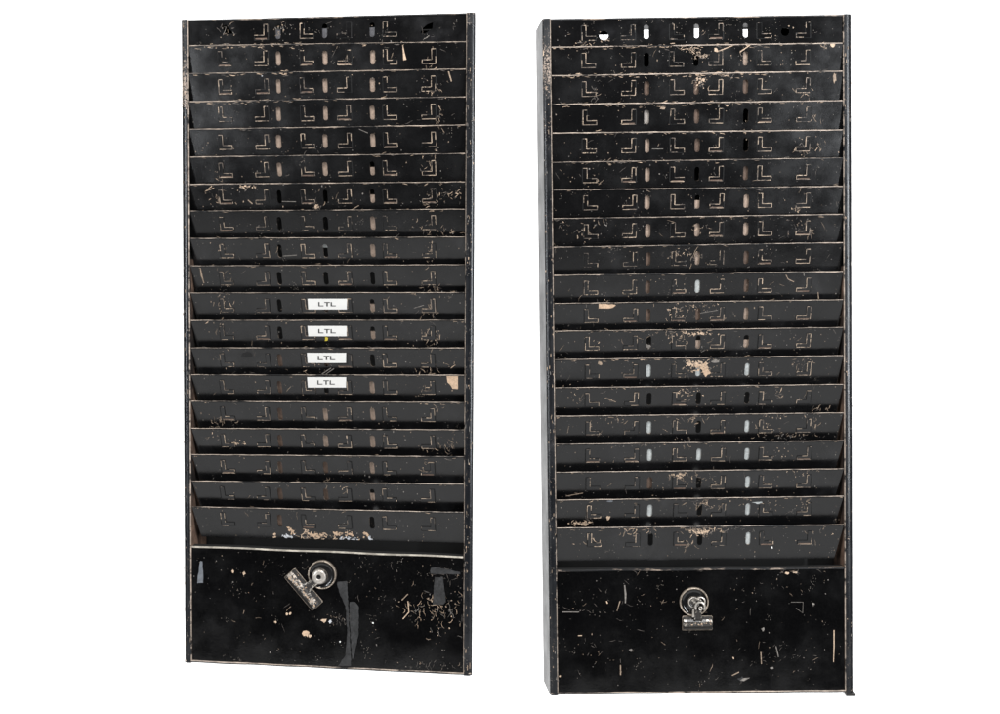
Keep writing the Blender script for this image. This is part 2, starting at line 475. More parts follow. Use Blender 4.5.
    def frame(s):
        w, h = s.w, s.h; hw, hh = w/2, h/2
        for side in (-1, 1):
            fw = s.fl if side < 0 else s.fr
            fl = s.flare if side < 0 else s.flareR
            mb = MB()
            X = lambda d: side*(hw-d)
            # cross-section: inner return, flange face (slightly convex), rolled outer edge, side wall
            prof = [(fw, 42, 'wall_in'), (fw, .8, 'lip'), (fw-.8, -.25, 'flange')]+[(fw*.62*(1-math.sin(a)), -.45+3.2*(1-math.cos(a)), 'flange') for a in [math.radians(q) for q in (0, 9, 18, 27, 36, 46, 57, 70)]]+[(0.0, 2.8, 'side')]
            NZ = 60
            zs = [-hh+h*k/NZ for k in range(NZ+1)]
            R = s.rnd; wob = [R.uniform(-.12, .12) for _ in zs]
            pl = []
            for d, y, _ in prof: pl.append([(X(d+wob[k]*(.6 if y < 5 else 0)), y, z) for k, z in enumerate(zs)])
            for a in range(len(prof)-1):
                for k in range(NZ):
                    mat = prof[a][2]
                    if mat == 'wall_in' and zs[k] > 85: continue      # the return stops where the upper pockets run under the flange
                    if mat == 'flange':
                        if zs[k] > s.rubz[0 if side < 0 else 1]: mat = 'flange_top'
                    mb.face([pl[a][k], pl[a+1][k], pl[a+1][k+1], pl[a][k+1]], mat, True)
            # side wall, chamfered at the rear corners
            ch = 11.0
            yb = DEPTH
            xo = lambda y: X(0.0)+side*fl*(y-2.8)/(DEPTH-2.8)
            c = s.chamf
            P = [(X(0), 2.8, hh), (X(0), 2.8, -hh), (xo(yb), yb, -hh+c[1]), (xo(yb), yb, hh-c[0])]
            mb.face(P, 'side')
            # inner skin of the wall
            mb.face([(X(1.0), 1.5, hh-.4), (X(1.0), 1.5, -hh+.4), (xo(yb)-side*1.2, yb, -hh+c[1]), (xo(yb)-side*1.2, yb, hh-c[0])], 'inside')
            mb.face([(X(0), 2.8, hh), (X(fw), .8, hh), (X(fw), 42, hh-c[0]), (xo(yb), yb, hh-c[0])], 'lip_dim')
            mb.face([(X(0), 2.8, -hh), (X(fw), .8, -hh), (X(fw), 42, -hh+c[1]), (xo(yb), yb, -hh+c[1])], 'lip_dim')
            mb.face([pl[a][-1] for a in range(1, len(prof))], 'flange')
            mb.face([pl[a][0] for a in range(1, len(prof))], 'flange')
            # scattered knocks along the flange
            for _ in range(s.knocks[0 if side < 0 else 1]):
                z = R.uniform(-hh+3, hh-3); d = R.uniform(.3, fw-1.2); L = abs(R.gauss(0, 2.2))+.5
                y = -.95
                mb.face([(X(d), y, z), (X(d+R.uniform(.3, .8)), y, z+R.uniform(-.3, .3)), (X(d+R.uniform(.2, .7)), y, z+L), (X(d+R.uniform(-.2, .2)), y, z+L*.8)],
                        R.choice(['tan_dim', 'tan_dim', 'speck', 'speck', 'tan']))
            mb.build('side_panel', s.root)
        # top cap and bottom rail
        mb = MB(); mb.box(-hw+.4, hw-.4, 2.2, DEPTH-2, hh-.9, hh-.3, 'side')
        mb.v = [((x+s.flareR if x > 0 else x) if y > 10 else x, y, z-(s.chamf[0] if y > 10 else 0)) for x, y, z in mb.v]
        mb.build('top_panel', s.root)
        mb = MB()
        N = 40; xx = [lerp(-hw+.6, hw-.6, q/N) for q in range(N+1)]
        pr = [(.9, 3.1, 'lip_dim'), (-.1, 2.9, 'lip'), (-.2, 1.9, 'frame'), (-.3, 1.0, 'frame'), (.6, .1, 'frame'), (30, .1, 'frame')]
        for a in range(len(pr)-1):
            mb.strip([(x, pr[a][0], -hh+pr[a][1]+.15*math.sin(q*.8)) for q, x in enumerate(xx)],
                     [(x if a < 4 else x+s.flareR*.62*(q/N), pr[a+1][0], -hh+pr[a+1][1]+.15*math.sin(q*.8)) for q, x in enumerate(xx)], pr[a][2])
        mb.face([(-hw+.6, 30, -hh+.1), (hw-.6+s.flareR*.62, 30, -hh+.1), (hw-.6+s.flareR, DEPTH-1, -hh+s.chamf[1]), (-hw+.6, DEPTH-1, -hh+s.chamf[1])], 'side')
        mb.build('bottom_rail', s.root)
        # back panel with the cut-outs behind the header
        mb = MB(); z0, z1 = -hh+s.chamf[1], hh-s.chamf[0]; yb = DEPTH-.5
        if s.headback:
            mb.box(-hw+1.5, hw-1.5-max(0, -s.flareR), yb, yb+1, z0, z1, 'inside')
        else:
            cuts = []
            for (x0, y0, x1, y1) in s.cuts:
                a = s.at(x0, y0, yb); b = s.at(x1, y1, yb); cuts.append((a[0], b[0], b[1], a[1]))
            xs = sorted(set([-hw+1.5, hw-1.5]+[c[0] for c in cuts]+[c[1] for c in cuts]))
            zz = sorted(set([z0, z1]+[c[2] for c in cuts]+[c[3] for c in cuts]))
            for a in range(len(xs)-1):
                for b in range(len(zz)-1):
                    mx, mz = (xs[a]+xs[a+1])/2, (zz[b]+zz[b+1])/2
                    if any(c[0] < mx < c[1] and c[2] < mz < c[3] for c in cuts): continue
                    mb.face([(xs[a], yb, zz[b]), (xs[a+1], yb, zz[b]), (xs[a+1], yb, zz[b+1]), (xs[a], yb, zz[b+1])], 'inside')
        mb.build('back_panel', s.root)
        if s.foot:
            mb = MB(); x = hw
            mb.box(x-8, x+1.8, -2.5, 9, -hh-3.2, -hh-1.0, 'clipdark'); mb.box(x-7, x-3, -1.5, 6, -hh-1.0, -hh+6, 'frame')
            mb.build('corner_foot', s.root, .4)

    def wear(s):
        R = s.rnd
        # dust and pin chips over everything
        x0, x1 = s.ex
        for _ in range(s.nspeck):
            x = R.uniform(x0+2, x1-2); y = R.uniform(18, 688)
            if y > 565 and R.random() < .7: continue
            r = abs(R.gauss(0, .2))+.12
            s.blob(x, y, r, R.choice(['speck', 'speck', 'speck', 'tan_dim', 'tan_dim']), .5, R.uniform(.6, 1.8), n=5)
        for _ in range(s.nhair):
            x = R.uniform(x0+2, x1-2); y = R.uniform(20, 688)
            s.scr(x, y, R.uniform(2, 9), R.random()*math.pi, R.uniform(.2, .45), R.choice(['faint', 'faint', 'tan_dim']), .6)
        # rubbing along every lip
        for i in range(18):
            for (a, b, n, hgt) in s.liprub(i):
                for _ in range(int(n*.75)):
                    x = R.uniform(a, b); f = (x-s.ex[0])/(s.ex[1]-s.ex[0])
                    y = lerp(s.lipsL[i], s.lipsR[i], f)
                    L = R.uniform(1, 6)
                    yy = y+abs(R.gauss(0, hgt))+.8 if R.random() < .75 else y-R.uniform(.5, 1.6)
                    sl = math.atan2(s.lipsR[i]-s.lipsL[i], s.ex[1]-s.ex[0])
                    s.scr(x, yy, L, sl+R.gauss(0, .12), R.uniform(.3, .85), R.choice(['tan', 'tan_dim', 'tan_dim', 'faint']), .3)
        for c in s.clusters: s.cluster(*c[0], **(c[1] if len(c) > 1 else {}))
        for b in s.blobs: s.blob(*b)
        for (cx, cy, rx, ry, n, mat) in s.bursts:
            for _ in range(n):
                s.blob(cx+rx*R.gauss(0, .45), cy+ry*R.gauss(0, .45), R.uniform(.3, 1.25), mat, .8, R.uniform(.5, 1.3), n=8, h=.12+R.random()*.06)
        for p in s.patches:
            if p[1].startswith('tape'):          # torn residue: ragged outline
                q = []
                for k, a in enumerate(p[0]):
                    b = p[0][(k+1) % len(p[0])]; m = max(1, int(math.hypot(b[0]-a[0], b[1]-a[1])/2.2))
                    for j in range(m): q.append((lerp(a[0], b[0], j/m)+R.uniform(-.35, .35), lerp(a[1], b[1], j/m)+R.uniform(-.35, .35)))
                p = (q,)+tuple(p[1:])
            s.patch(*p)
        for (pts, wd, mat) in s.lines: s.mark(pts, wd, mat)

# ------------------------------------------------------------------ the left rack
left = dict(
    seed=11, pose=(-174.38158, 10.4627, 0.04338, 0.01174, -0.12787, 298.62478, 653.44482),
    fl=8.0, fr=8.6, flare=0, flareR=-9.0, chamf=(4, 4), foot=False, headback=True, hem='hem', cuts=[], rubz=(238, 312), knocks=(70, 110),
    ex=(189, 466), taby=300, lastH=34, lastA=17.5, steep=7, tap=(5.5, 0.5),
    lipsL=[45.7,73.8,101.7,129.3,157,184.3,211.2,238.6,266,293,320.5,347.9,374.8,401.4,428.3,454.6,481,506.7,545.4],
    lipsR=[41.7,69,96.9,125,153.6,181.9,209.3,237.1,264.8,292.6,320.3,348.1,375.2,402.6,430,456.9,484.4,512.5,556.2],
    tabs=[226.5, 262.5, 307.8, 344.5, 390.0, 428.3], slots=[279.2, 325.3, 372.2],
    headholes=[(227, 30, 7.5, 'tearL'), (427, 28, 7.5, 'tearR')], headskip=(0, 5),
    back=['bbb', 'bbb', 'bbb', 'bbb', 'bbm', 'kkm', 'kkb', 'ktb', 'kkk', 'kdm', 'kdm', 'ddk', 'dkb', 'dbb', 'dbb', 'ddb', 'ddm', 'dxk'],
    tabstr=[.75, .8, .8, .75, .8, .8, .75, .75, .8, .8, .75, .7, .7, .7, .7, .65, .6, .5],
    lipmat=['lip_dim']*6+['paint']*12, nspeck=1500, nhair=130)
def rubL(i):
    o = [(190, 466, 14, .5)]
    if i == 0: o += [(190, 300, 60, 1.6), (190, 460, 20, .8)]
    if i in (1, 2): o += [(190, 300, 35, 1.3)]
    if i == 2: o += [(205, 240, 14, 1.5)]
    return o
left['liprub'] = rubL
J = math.pi/2
left['clusters'] = [
    ((226, 31, 13, 10, 16), dict(w0=.3, w1=.8, mats=('tan_dim', 'speck', 'speck'))), ((428, 36, 9, 4, 8), dict(mats=('tan_dim', 'speck'))),
    ((282, 30, 8, 9, 40), dict(l0=1, l1=3, w0=.4, w1=1.1, mats=('speck', 'tan_dim', 'speck'))),
    ((432, 64, 9, 7, 16),), ((432, 92, 9, 5, 18),), ((438, 118, 9, 10, 22), dict(ang=J, spread=.9)), ((433, 148, 8, 7, 14), dict(ang=J)),
    ((428, 165, 9, 8, 16), dict(ang=J, spread=.9)), ((432, 201, 13, 9, 34),), ((452, 194, 16, 7, 30), dict(l0=1.5, l1=5)),
    ((430, 228, 12, 9, 30),), ((446, 233, 14, 5, 12),), ((429, 255, 8, 9, 26),), ((434, 286, 11, 8, 28), dict(ang=J, spread=1.2)),
    ((428, 311, 9, 8, 24), dict(ang=J, spread=.8)), ((432, 338, 10, 11, 40), dict(ang=J, spread=.9)), ((431, 369, 13, 6, 22), dict(ang=J)),
    ((426, 391, 10, 8, 24),), ((446, 362, 18, 6, 9),), ((440, 411, 14, 7, 14),), ((446, 444, 15, 6, 22), dict(ang=J, spread=.8)),
    ((438, 450, 16, 3, 9),), ((425, 468, 7, 8, 10),), ((440, 458, 22, 3, 8), dict(ang=0, spread=.3)),
    ((218, 178, 9, 8, 12),), ((222, 197, 12, 12, 22),), ((222, 246, 10, 12, 10),), ((224, 275, 10, 10, 16), dict(ang=J)),
    ((222, 302, 14, 13, 22), dict(ang=J, spread=1)), ((218, 330, 16, 12, 20), dict(ang=J, spread=1)), ((222, 358, 8, 9, 12),),
    ((220, 422, 15, 5, 30),), ((238, 443, 9, 3, 18), dict(l0=1, l1=3)), ((210, 438, 8, 5, 8),),
    ((246, 188, 9, 2.4, 20), dict(l0=1.5, l1=4, w0=.8, w1=1.6, mats=('tan',))), ((319, 192, 7, 9, 10), dict(ang=J)),
    ((316, 207, 6, 3, 14), dict(mats=('tan',))), ((332, 266, 30, 2, 14), dict(l0=1, l1=3)), ((200, 150, 14, 8, 8), dict(l0=.6, l1=1.6)),
    ((330, 480, 16, 10, 16),), ((345, 489, 9, 4, 10),), ((300, 371, 30, 3, 8),),
    # bottom panel
    ((437, 612, 32, 28, 140), dict(ang=1.1, spread=1.4, l0=2, l1=9, w0=.3, w1=.8, mats=('tan_dim', 'tan_dim', 'tan', 'speck'))),
    ((452, 590, 10, 40, 30), dict(mats=('tan_dim', 'speck'))), ((340, 620, 13, 6, 40), dict(ang=J, l0=1.5, l1=6)),
    ((430, 666, 40, 4, 34), dict(ang=J, spread=.5, l0=2, l1=8)), ((300, 650, 70, 6, 14), dict(l0=1, l1=3, mats=('tan_dim',))),
    ((440, 573, 16, 7, 22), dict(mats=('speck', 'tan_dim'))), ((370, 590, 30, 30, 34), dict(l0=.8, l1=2.5, mats=('speck', 'tan_dim'))),
    ((240, 590, 35, 20, 26), dict(l0=.7, l1=2.2, mats=('speck', 'tan_dim'))),
    ((318, 537, 34, 5, 70), dict(l0=1.5, l1=6, w0=.6, w1=1.8, mats=('tan', 'tan_dim', 'tan'))), ((340, 545, 20, 4, 14), dict(ang=J, spread=.5, l0=3, l1=8)),
]
left['blobs'] = [
    (306.5, 633.5, 3.2, 'chip', .5, .9), (310, 636, 1.6, 'tan', .5), (324, 620, 3, 'tan', .6, .6), (330, 621.5, 2.4, 'metal', .6, .6),
    (287, 614, 1.2, 'tan', .4), (290, 613.5, 1.2, 'tan', .4), (275.6, 622, 1.1, 'tan', .4), (233, 571.5, 1.1, 'tan', .5, 1.8), (244, 573.5, 1.3, 'tan', .6, 1.3),
    (326.6, 338.8, 2.0, 'yellow', .4), (248, 355, 6.5, 'inside', .3, .45), (373, 622.8, .9, 'paper', .3), (340, 641.5, .9, 'paper', .3), (198, 540, .8, 'tan', .4),
    (262, 76, .9, 'metal', .5, .6),
]
left['bursts'] = [(291, 530, 4, 4, 26, 'chip'), (288, 536, 6, 2.2, 22, 'metal'), (275, 536, .8, 5, 7, 'tan'), (306, 532, 5, 2.5, 10, 'tan'), (316, 535, 11, 2.6, 44, 'chip'),
    (338, 534, 5, 3.5, 22, 'chip'), (344, 538, 7, 2, 18, 'metal'), (350, 534, 5, 3, 18, 'chip'), (355, 539, 4, 2.5, 12, 'metal'), (359, 540, 1, 5, 7, 'tan'), (347, 542, 1, 4, 5, 'tan'),
    (366, 534, 3.4, 2.8, 18, 'chip'), (370, 538, 2, 3, 8, 'metal'), (246, 187, 8, 2, 14, 'tan'), (317, 207, 4, 2, 8, 'tan'), (237, 443, 7, 2, 10, 'tan')]
left['patches'] = [
    ([(446.7, 376), (458, 375.3), (458, 389), (452.6, 388.6), (450.5, 385), (447.5, 382)], 'chip', .2),
    ([(200.2, 560.5), (202.8, 561.5), (203.3, 583), (197, 583)], 'tape_blue', .2),
    ([(337, 582), (347, 581.2), (347.6, 590), (348.6, 612), (350, 640), (351.3, 666), (338, 666), (345.5, 655), (347.2, 630), (345.5, 606), (339, 592)], 'tape', .2),
    ([(349.5, 602), (355.5, 602), (359, 606.5), (358.6, 634), (355.5, 650), (352.2, 660), (350.9, 640), (349.4, 612)], 'tape', .2),
    ([(431, 568), (437, 567), (460, 572), (460.5, 574.6), (440, 574), (430, 573.5)], 'tape', .2),
    ([(434.5, 577), (443, 577), (446, 601), (444, 604.5), (433, 604.5)], 'tape', .2),
    ([(452, 552.6), (455, 545.5), (465, 548), (466, 556.3), (452, 555.2)], 'tape', .35),
]
left['lines'] = [
    ([(402.8, 45), (403.6, 51), (405, 60)], [.7, 1.3, 3.2], 'tan'), ([(448.6, 71.5), (451.5, 81.5)], [1.4, 1.2], 'tan_dim'),
    ([(200.5, 268), (201.5, 275), (204, 283)], [.8, 1.8, 1.0], 'tan_dim'), ([(359, 129), (368, 133)], .5, 'speck'),
    ([(212, 186), (205, 191.5), (214, 188)], .8, 'tan'), ([(248, 200), (252.5, 204)], 1.2, 'tan_dim'), ([(350, 211), (359, 205.5)], .8, 'tan_dim'),
    ([(283, 256), (297, 255)], .7, 'speck'), ([(282, 201.5), (296, 201.8)], .7, 'speck'),
    ([(322, 374), (331, 368)], .9, 'speck'), ([(326, 374), (334, 368.5)], .8, 'speck'), ([(452, 199), (466, 195)], .8, 'tan'), ([(458, 192), (466, 197)], .7, 'tan'),
    ([(421, 424), (424, 430), (432, 429), (436, 424), (434, 420)], .9, 'tan_dim'), ([(402, 600), (408, 594)], .8, 'tan_dim'), ([(408, 601), (409, 612), (403, 619)], .9, 'tan'),
    ([(414, 308), (424, 305)], .5, 'speck'), ([(334, 485), (343, 482), (344, 470)], .9, 'tan_dim'), ([(388, 95), (389, 99)], .6, 'speck'),
]

# ------------------------------------------------------------------ the right rack
right = dict(
    seed=29, pose=(199.13564, -1.42954, 0.03459, -0.0127, -0.00716, 306.14563, 678.16844),
    fl=8.4, fr=8.4, flare=5.0, flareR=0, chamf=(.5, .5), foot=True, headback=False, hem='lip_dim', rubz=(250, 400), knocks=(80, 60),
    cuts=[(643.8, 30, 648.8, 42), (694.2, 27, 699.4, 42), (743, 29.5, 747.6, 38), (598, 35, 611, 43)],
    ex=(552, 843), taby=300, lastH=36.5, lastA=14.5, steep=9, tap=(.5, 6.0),
    lipsL=[47.1,75.7,104.3,132.9,162.4,190.2,218.8,247.4,275.5,303.6,331.4,359.8,387.9,416.4,444.5,472.4,500.2,528.2,569.9],
    lipsR=[42.9,71,100.5,129.8,157.9,186.2,214.3,242.6,271.4,299.8,327.6,355.7,384.3,412.9,440.7,468.8,496.3,524.9,567],
    tabs=[591.5, 630.3, 678.8, 717.3, 765.3, 803.6], slots=[648.4, 698, 746.7],
    headholes=[(603.8, 35.5, 4.7, 'round'), (785.2, 31.8, 4.2, 'round')], headskip=(),
    back=['kkb', 'ddd', 'pdk', 'bdk', 'bkd', 'bmb', 'bbb', 'dbd', 'dwd', 'ddb', 'kmm', 'www', 'kkk', 'wkw', 'www', 'dkw', 'wkw', 'kkw'],
    tabstr=[.85, .9, .8, .85, .75, .8, .85, .75, .8, .85, .8, .8, .7, .75, .8, .65, .6, .55],
    lipmat=['lip']*4+['lip_dim']*5+['paint']*9, nspeck=2000, nhair=190)
def rubR(i):
    o = [(553, 843, 14, .5)]
    if i <= 2: o += [(560, 770, 90, 1.5)]
    if i == 1: o += [(690, 740, 50, 2.0)]
    if i in (3, 4): o += [(560, 760, 30, .8)]
    if i in (10, 11): o += [(600, 740, 25, 1.2)]
    if i >= 16: o += [(560, 740, 24, 1.0)]
    return o
right['liprub'] = rubR
right['clusters'] = [
    ((608, 40, 7, 4, 20), dict(l0=1, l1=3)), ((584, 44, 10, 3, 18),), ((823, 46, 6, 5, 10),), ((700, 56, 9, 5, 20),), ((738, 57, 8, 4, 10),),
    ((700, 84, 10, 6, 26), dict(w0=.4, w1=1.1, mats=('tan', 'tan_dim'))), ((690, 50, 14, 3, 30),), ((594, 96, 9, 6, 18), dict(mats=('speck', 'tan_dim'))),
    ((805, 92, 8, 8, 12),), ((815, 120, 6, 8, 12), dict(ang=J)), ((804, 148, 12, 10, 34), dict(ang=J, spread=1.2)), ((820, 146, 6, 8, 14), dict(ang=J)),
    ((590, 182, 12, 4, 14),), ((608, 165, 18, 5, 12), dict(ang=-.3, spread=.4, mats=('speck',))), ((584, 234, 7, 9, 34), dict(w1=1.3)), ((603, 222, 6, 5, 14), dict(ang=J, spread=.4, mats=('speck',))),
    ((565, 225, 8, 6, 10),), ((798, 208, 5, 6, 16), dict(w1=1.4)), ((795, 225, 20, 9, 30), dict(l0=1, l1=3, mats=('speck', 'tan_dim'))), ((811, 236, 3, 9, 10), dict(ang=J, spread=.5)),
    ((700, 228, 10, 5, 18),), ((680, 253, 16, 5, 26), dict(l0=1, l1=3, w1=1.3)), ((696, 256, 8, 7, 22),), ((605, 303, 20, 3, 14),),
    ((678, 312, 12, 9, 50), dict(l0=1, l1=4, w1=1.4)), ((700, 306, 18, 5, 30), dict(l0=1, l1=3)), ((676, 338, 12, 8, 40), dict(l0=1, l1=4, w1=1.3)), ((692, 333, 22, 3, 30),),
    ((705, 345, 14, 10, 18), dict(ang=-.6, spread=.4, mats=('speck',))), ((698, 366, 14, 6, 70), dict(l0=1, l1=4, w0=.6, w1=1.8, mats=('tan', 'tan', 'tan_dim'))),
    ((684, 393, 14, 6, 46), dict(l0=1, l1=3, w1=1.2)), ((690, 419, 18, 4, 34),), ((684, 443, 10, 9, 24), dict(l0=1, l1=3)), ((679, 475, 10, 5, 44), dict(w1=1.4)), ((700, 478, 20, 7, 30), dict(l0=1, l1=3)),
    ((704, 505, 16, 5, 46),), ((700, 531, 18, 6, 90), dict(w1=1.2, mats=('tan', 'tan_dim'))), ((688, 545, 6, 8, 16), dict(ang=J)), ((680, 543, 10, 6, 14), dict(mats=('speck',))),
    ((768, 505, 40, 8, 26), dict(l0=.8, l1=2.5)), ((806, 505, 8, 8, 26), dict(l0=1, l1=4)), ((815, 533, 14, 4, 16),), ((630, 532, 16, 5, 18), dict(w1=1.1)), ((592, 540, 14, 8, 12),),
    ((582, 523, 18, 4, 26), dict(w1=1.5)), ((652, 531, 7, 6, 14),), ((571, 495, 20, 3, 10),), ((800, 365, 12, 8, 24),), ((822, 410, 10, 6, 22), dict(ang=J, w1=1.3)), ((816, 424, 4, 10, 14), dict(ang=J, spread=.5)),
    ((785, 436, 30, 3, 60), dict(l0=1, l1=4, mats=('speck', 'tan_dim'))), ((770, 415, 20, 3, 20),), ((764, 428, 8, 6, 16),), ((780, 395, 5, 5, 12),), ((590, 425, 6, 4, 16), dict(mats=('tan', 'speck'))),
    ((625, 420, 26, 4, 18),), ((610, 400, 12, 4, 8), dict(ang=.2, spread=.3)), ((575, 395, 12, 12, 14), dict(ang=J, l0=1, l1=3)), ((780, 455, 12, 8, 20), dict(l0=.8, l1=2)), ((570, 360, 30, 3, 18),),
    ((800, 472, 30, 5, 26), dict(l0=1, l1=3)), ((600, 345, 20, 6, 8),), ((600, 387, 40, 2, 18), dict(l0=1, l1=3)), ((640, 445, 40, 3, 20), dict(l0=1, l1=3, mats=('speck',))),
    # bottom panel
    ((620, 600, 50, 14, 26), dict(l0=1, l1=5, ang=J, mats=('tan_dim', 'speck'))), ((580, 612, 16, 8, 14), dict(ang=0, spread=.6, mats=('speck',))), ((600, 655, 40, 18, 34), dict(l0=1, l1=5, mats=('speck', 'tan_dim'))),
    ((770, 590, 50, 14, 24), dict(l0=1, l1=4, mats=('speck', 'tan_dim'))), ((780, 650, 50, 25, 44), dict(l0=1, l1=4, mats=('speck', 'tan_dim'))), ((790, 572.5, 10, 1.5, 14), dict(ang=0, spread=.4)),
    ((700, 570, 120, 2, 40), dict(ang=0, spread=.5, mats=('speck', 'tan_dim'))),
]
right['blobs'] = [
    (704, 366, 4.5, 'chip', .6, .8), (706, 372, 4, 'chip', .6, .9), (697, 365, 2.4, 'chip', .7), (690, 363, 2.5, 'tan', .7), (716, 361.5, 3.4, 'speck', .5, .6), (819, 440.5, 5.5, 'tape_blue', .4, .45),
    (716, 50, 2, 'tan', .5), (833, 45, 2, 'tan', .6, 1.4), (835, 77, 1.5, 'tan_dim', .5, 4), (703, 80, 1.6, 'tan', .7, .7), (664, 108, 3, 'tan_dim', .7, .5), (787, 573, 2.4, 'tan', .5, .5), (795, 572.4, 2, 'tan', .5, .5),
    (610, 501, 3, 'tape_blue', .4, .35), (760, 502.5, 5.5, 'pale', .6, .2), (608, 517.5, 2.4, 'tan', .7, .8), (583, 524, 3.4, 'tan', .7, .6), (772, 547.5, 1.1, 'paper', .4), (648, 346, 2.2, 'speck', .5), (600, 387.3, 5, 'speck', .4, .2),
    (600, 363, 2.2, 'tan_dim', .4), (813, 604, 1.4, 'speck', .4), (763, 629, 1.6, 'speck', .5, 1.1), (631, 650, 1.6, 'speck', .5), (772, 668, 1.6, 'speck', .5, .7), (742, 679, 3.5, 'tape', .5, .6), (560, 676, .9, 'tan', .3),
]
right['patches'] = [
    ([(598.8, 303), (604, 302.6), (608, 304.5), (612, 304), (616, 305), (613, 307.5), (609, 308.4), (598.6, 308.2)], 'chip', .25),
    ([(743, 678), (750, 677.5), (744, 681), (740, 680.5)], 'speck', .2),
]
right['bursts'] = [(703, 368, 5, 5, 30, 'chip'), (697, 363, 9, 3, 20, 'tan'), (702, 55, 7, 4, 12, 'tan_dim'), (701, 82, 7, 3.5, 14, 'tan'), (583, 523, 12, 2, 18, 'tan'), (678, 476, 7, 2.5, 16, 'tan'),
    (702, 532, 15, 2.5, 24, 'tan'), (673, 312, 6, 4, 12, 'tan'), (700, 334, 20, 1.5, 20, 'tan')]
right['lines'] = [
    ([(624.6, 585), (625.6, 594), (625.4, 603)], [1.2, 1.8, 1.0], 'speck'), ([(606.5, 601), (607.6, 603.5)], 1.0, 'tan'), ([(620, 601), (617, 611)], [1.0, .6], 'tan_dim'), ([(562, 612), (579, 612)], .9, 'speck'),
    ([(578, 635.5), (582, 635.4)], .8, 'tan'), ([(620.5, 665), (620.6, 675)], 1.1, 'tan_dim'), ([(556.4, 636), (556.6, 664)], .9, 'tan_dim'), ([(834, 630), (834, 647), (833.5, 662)], [1.0, .9, .6], 'tan'),
    ([(760.8, 652), (761.4, 664)], .9, 'tan_dim'), ([(733, 657), (733.8, 659)], 1.1, 'tan'), ([(732, 675.5), (739, 672)], 1.0, 'tan_dim'), ([(776, 646), (778.5, 657)], .8, 'speck'), ([(791, 602), (803, 602), (802.6, 613), (796, 608)], .4, 'speck'),
    ([(786, 275), (788, 279), (794, 282)], .8, 'tan_dim'), ([(719, 51), (734, 45)], .9, 'tan'), ([(740, 52), (750, 45)], 1.0, 'tan'), ([(700, 313), (718, 310)], .6, 'speck'), ([(605, 398), (616, 402)], .7, 'tan_dim'),
    ([(818, 292), (818.6, 299)], .9, 'tan_dim'), ([(812, 408), (813, 413)], 1.2, 'tan_dim'), ([(652, 149), (663, 149)], .6, 'speck'), ([(804, 270), (804, 276)], .6, 'speck'), ([(566, 496), (583, 493)], .8, 'tan_dim'), ([(655, 568), (690, 565)], 1.2, 'tan'),
    ([(808, 567.5), (843, 567)], 1.0, 'chip'),
]

def tag(o, label, cat, group=None):
    o['label'] = label; o['category'] = cat
    if group: o['group'] = group

LR = Rack(left); LR.build()
tag(LR.root, 'black steel time card rack with four white LTL labels across its middle pockets', 'card rack')
RR = Rack(right); RR.build()
tag(RR.root, 'black steel time card rack without labels, its light grey left side showing', 'card rack')

# ------------------------------------------------------------------ LTL labels
pockets = [sh for sh in LR.sheets if sh.name == 'card_pocket']
LBL = [(9, 307.8, 347.2, 298.3, 309.0, 327.3), (10, 307.8, 347.0, 325.6, 335.9, 327.2), (11, 307.2, 346.4, 352.4, 362.5, 326.7), (12, 307.4, 346.4, 376.7, 387.0, 326.3)]
for idx, x0, x1, y0, y1, tx in LBL:
    sh = pockets[idx]
    L = Sheet(sh.xa, sh.xb, sh.va, sh.vb, sh.H, ALPHA, 1.0)
    def h(px, py): return L.hit(LR.o, LR.ray(px, py))
    a = h(x0, y0); b = h(x1, y0); c = h(x1-.2, y1); d = h(x0+.8, y1)
    L.prism([a, b, c, d], .95, 1.1, 'paper', 'paper')
    def bar(u0, v0, u1, v1):      # in label pixels from the middle of the word
        cy = (y0+y1)/2
        L.poly([h(tx+u0, cy+v0), h(tx+u1, cy+v0), h(tx+u1, cy+v1), h(tx+u0, cy+v1)], 'ink', 1.14)
    for ox in (-8.6, 3.6):
        bar(ox, -2.1, ox+1.3, 2.2); bar(ox+1.3, 1.3, ox+5.2, 2.2)
    bar(-2.7, -2.1, 2.9, -1.2); bar(-.6, -1.2, .8, 2.2)
    o = L.mb.build('paper_label', sh.obj)
    o['label'] = 'white paper label printed LTL'

# ------------------------------------------------------------------ the magnetic clips on the bottom panels
def clip_root(rack, px, py, label):
    o = bpy.data.objects.new('magnetic_clip', None); COL.objects.link(o)
    x, z = rack.at(px, py, .6)
    p = rack.R @ Vector((x, .6, z)) + Vector((rack.pose[0], 1200, rack.pose[1]))
    o.location = p*MM; o.rotation_euler = rack.pose[2:5]
    tag(o, label, 'clip')
    return o

def disc(root, hi):
    mb = MB()
    mb.lathe([(14.6, 0), (14.7, -1.8), (14.5, -3.2), (14.1, -3.6), (13.7, -3.4), (13.2, -2.9), (11.2, -1.8), (9.0, -1.5), (7.6, -2.0), (.01, -2.0)], 0, 0,
             ['brass', 'brass', 'brass', 'brass', 'brass', 'disc', 'disc', 'disc', 'disc'])
    return mb.build('magnet_disc', root)

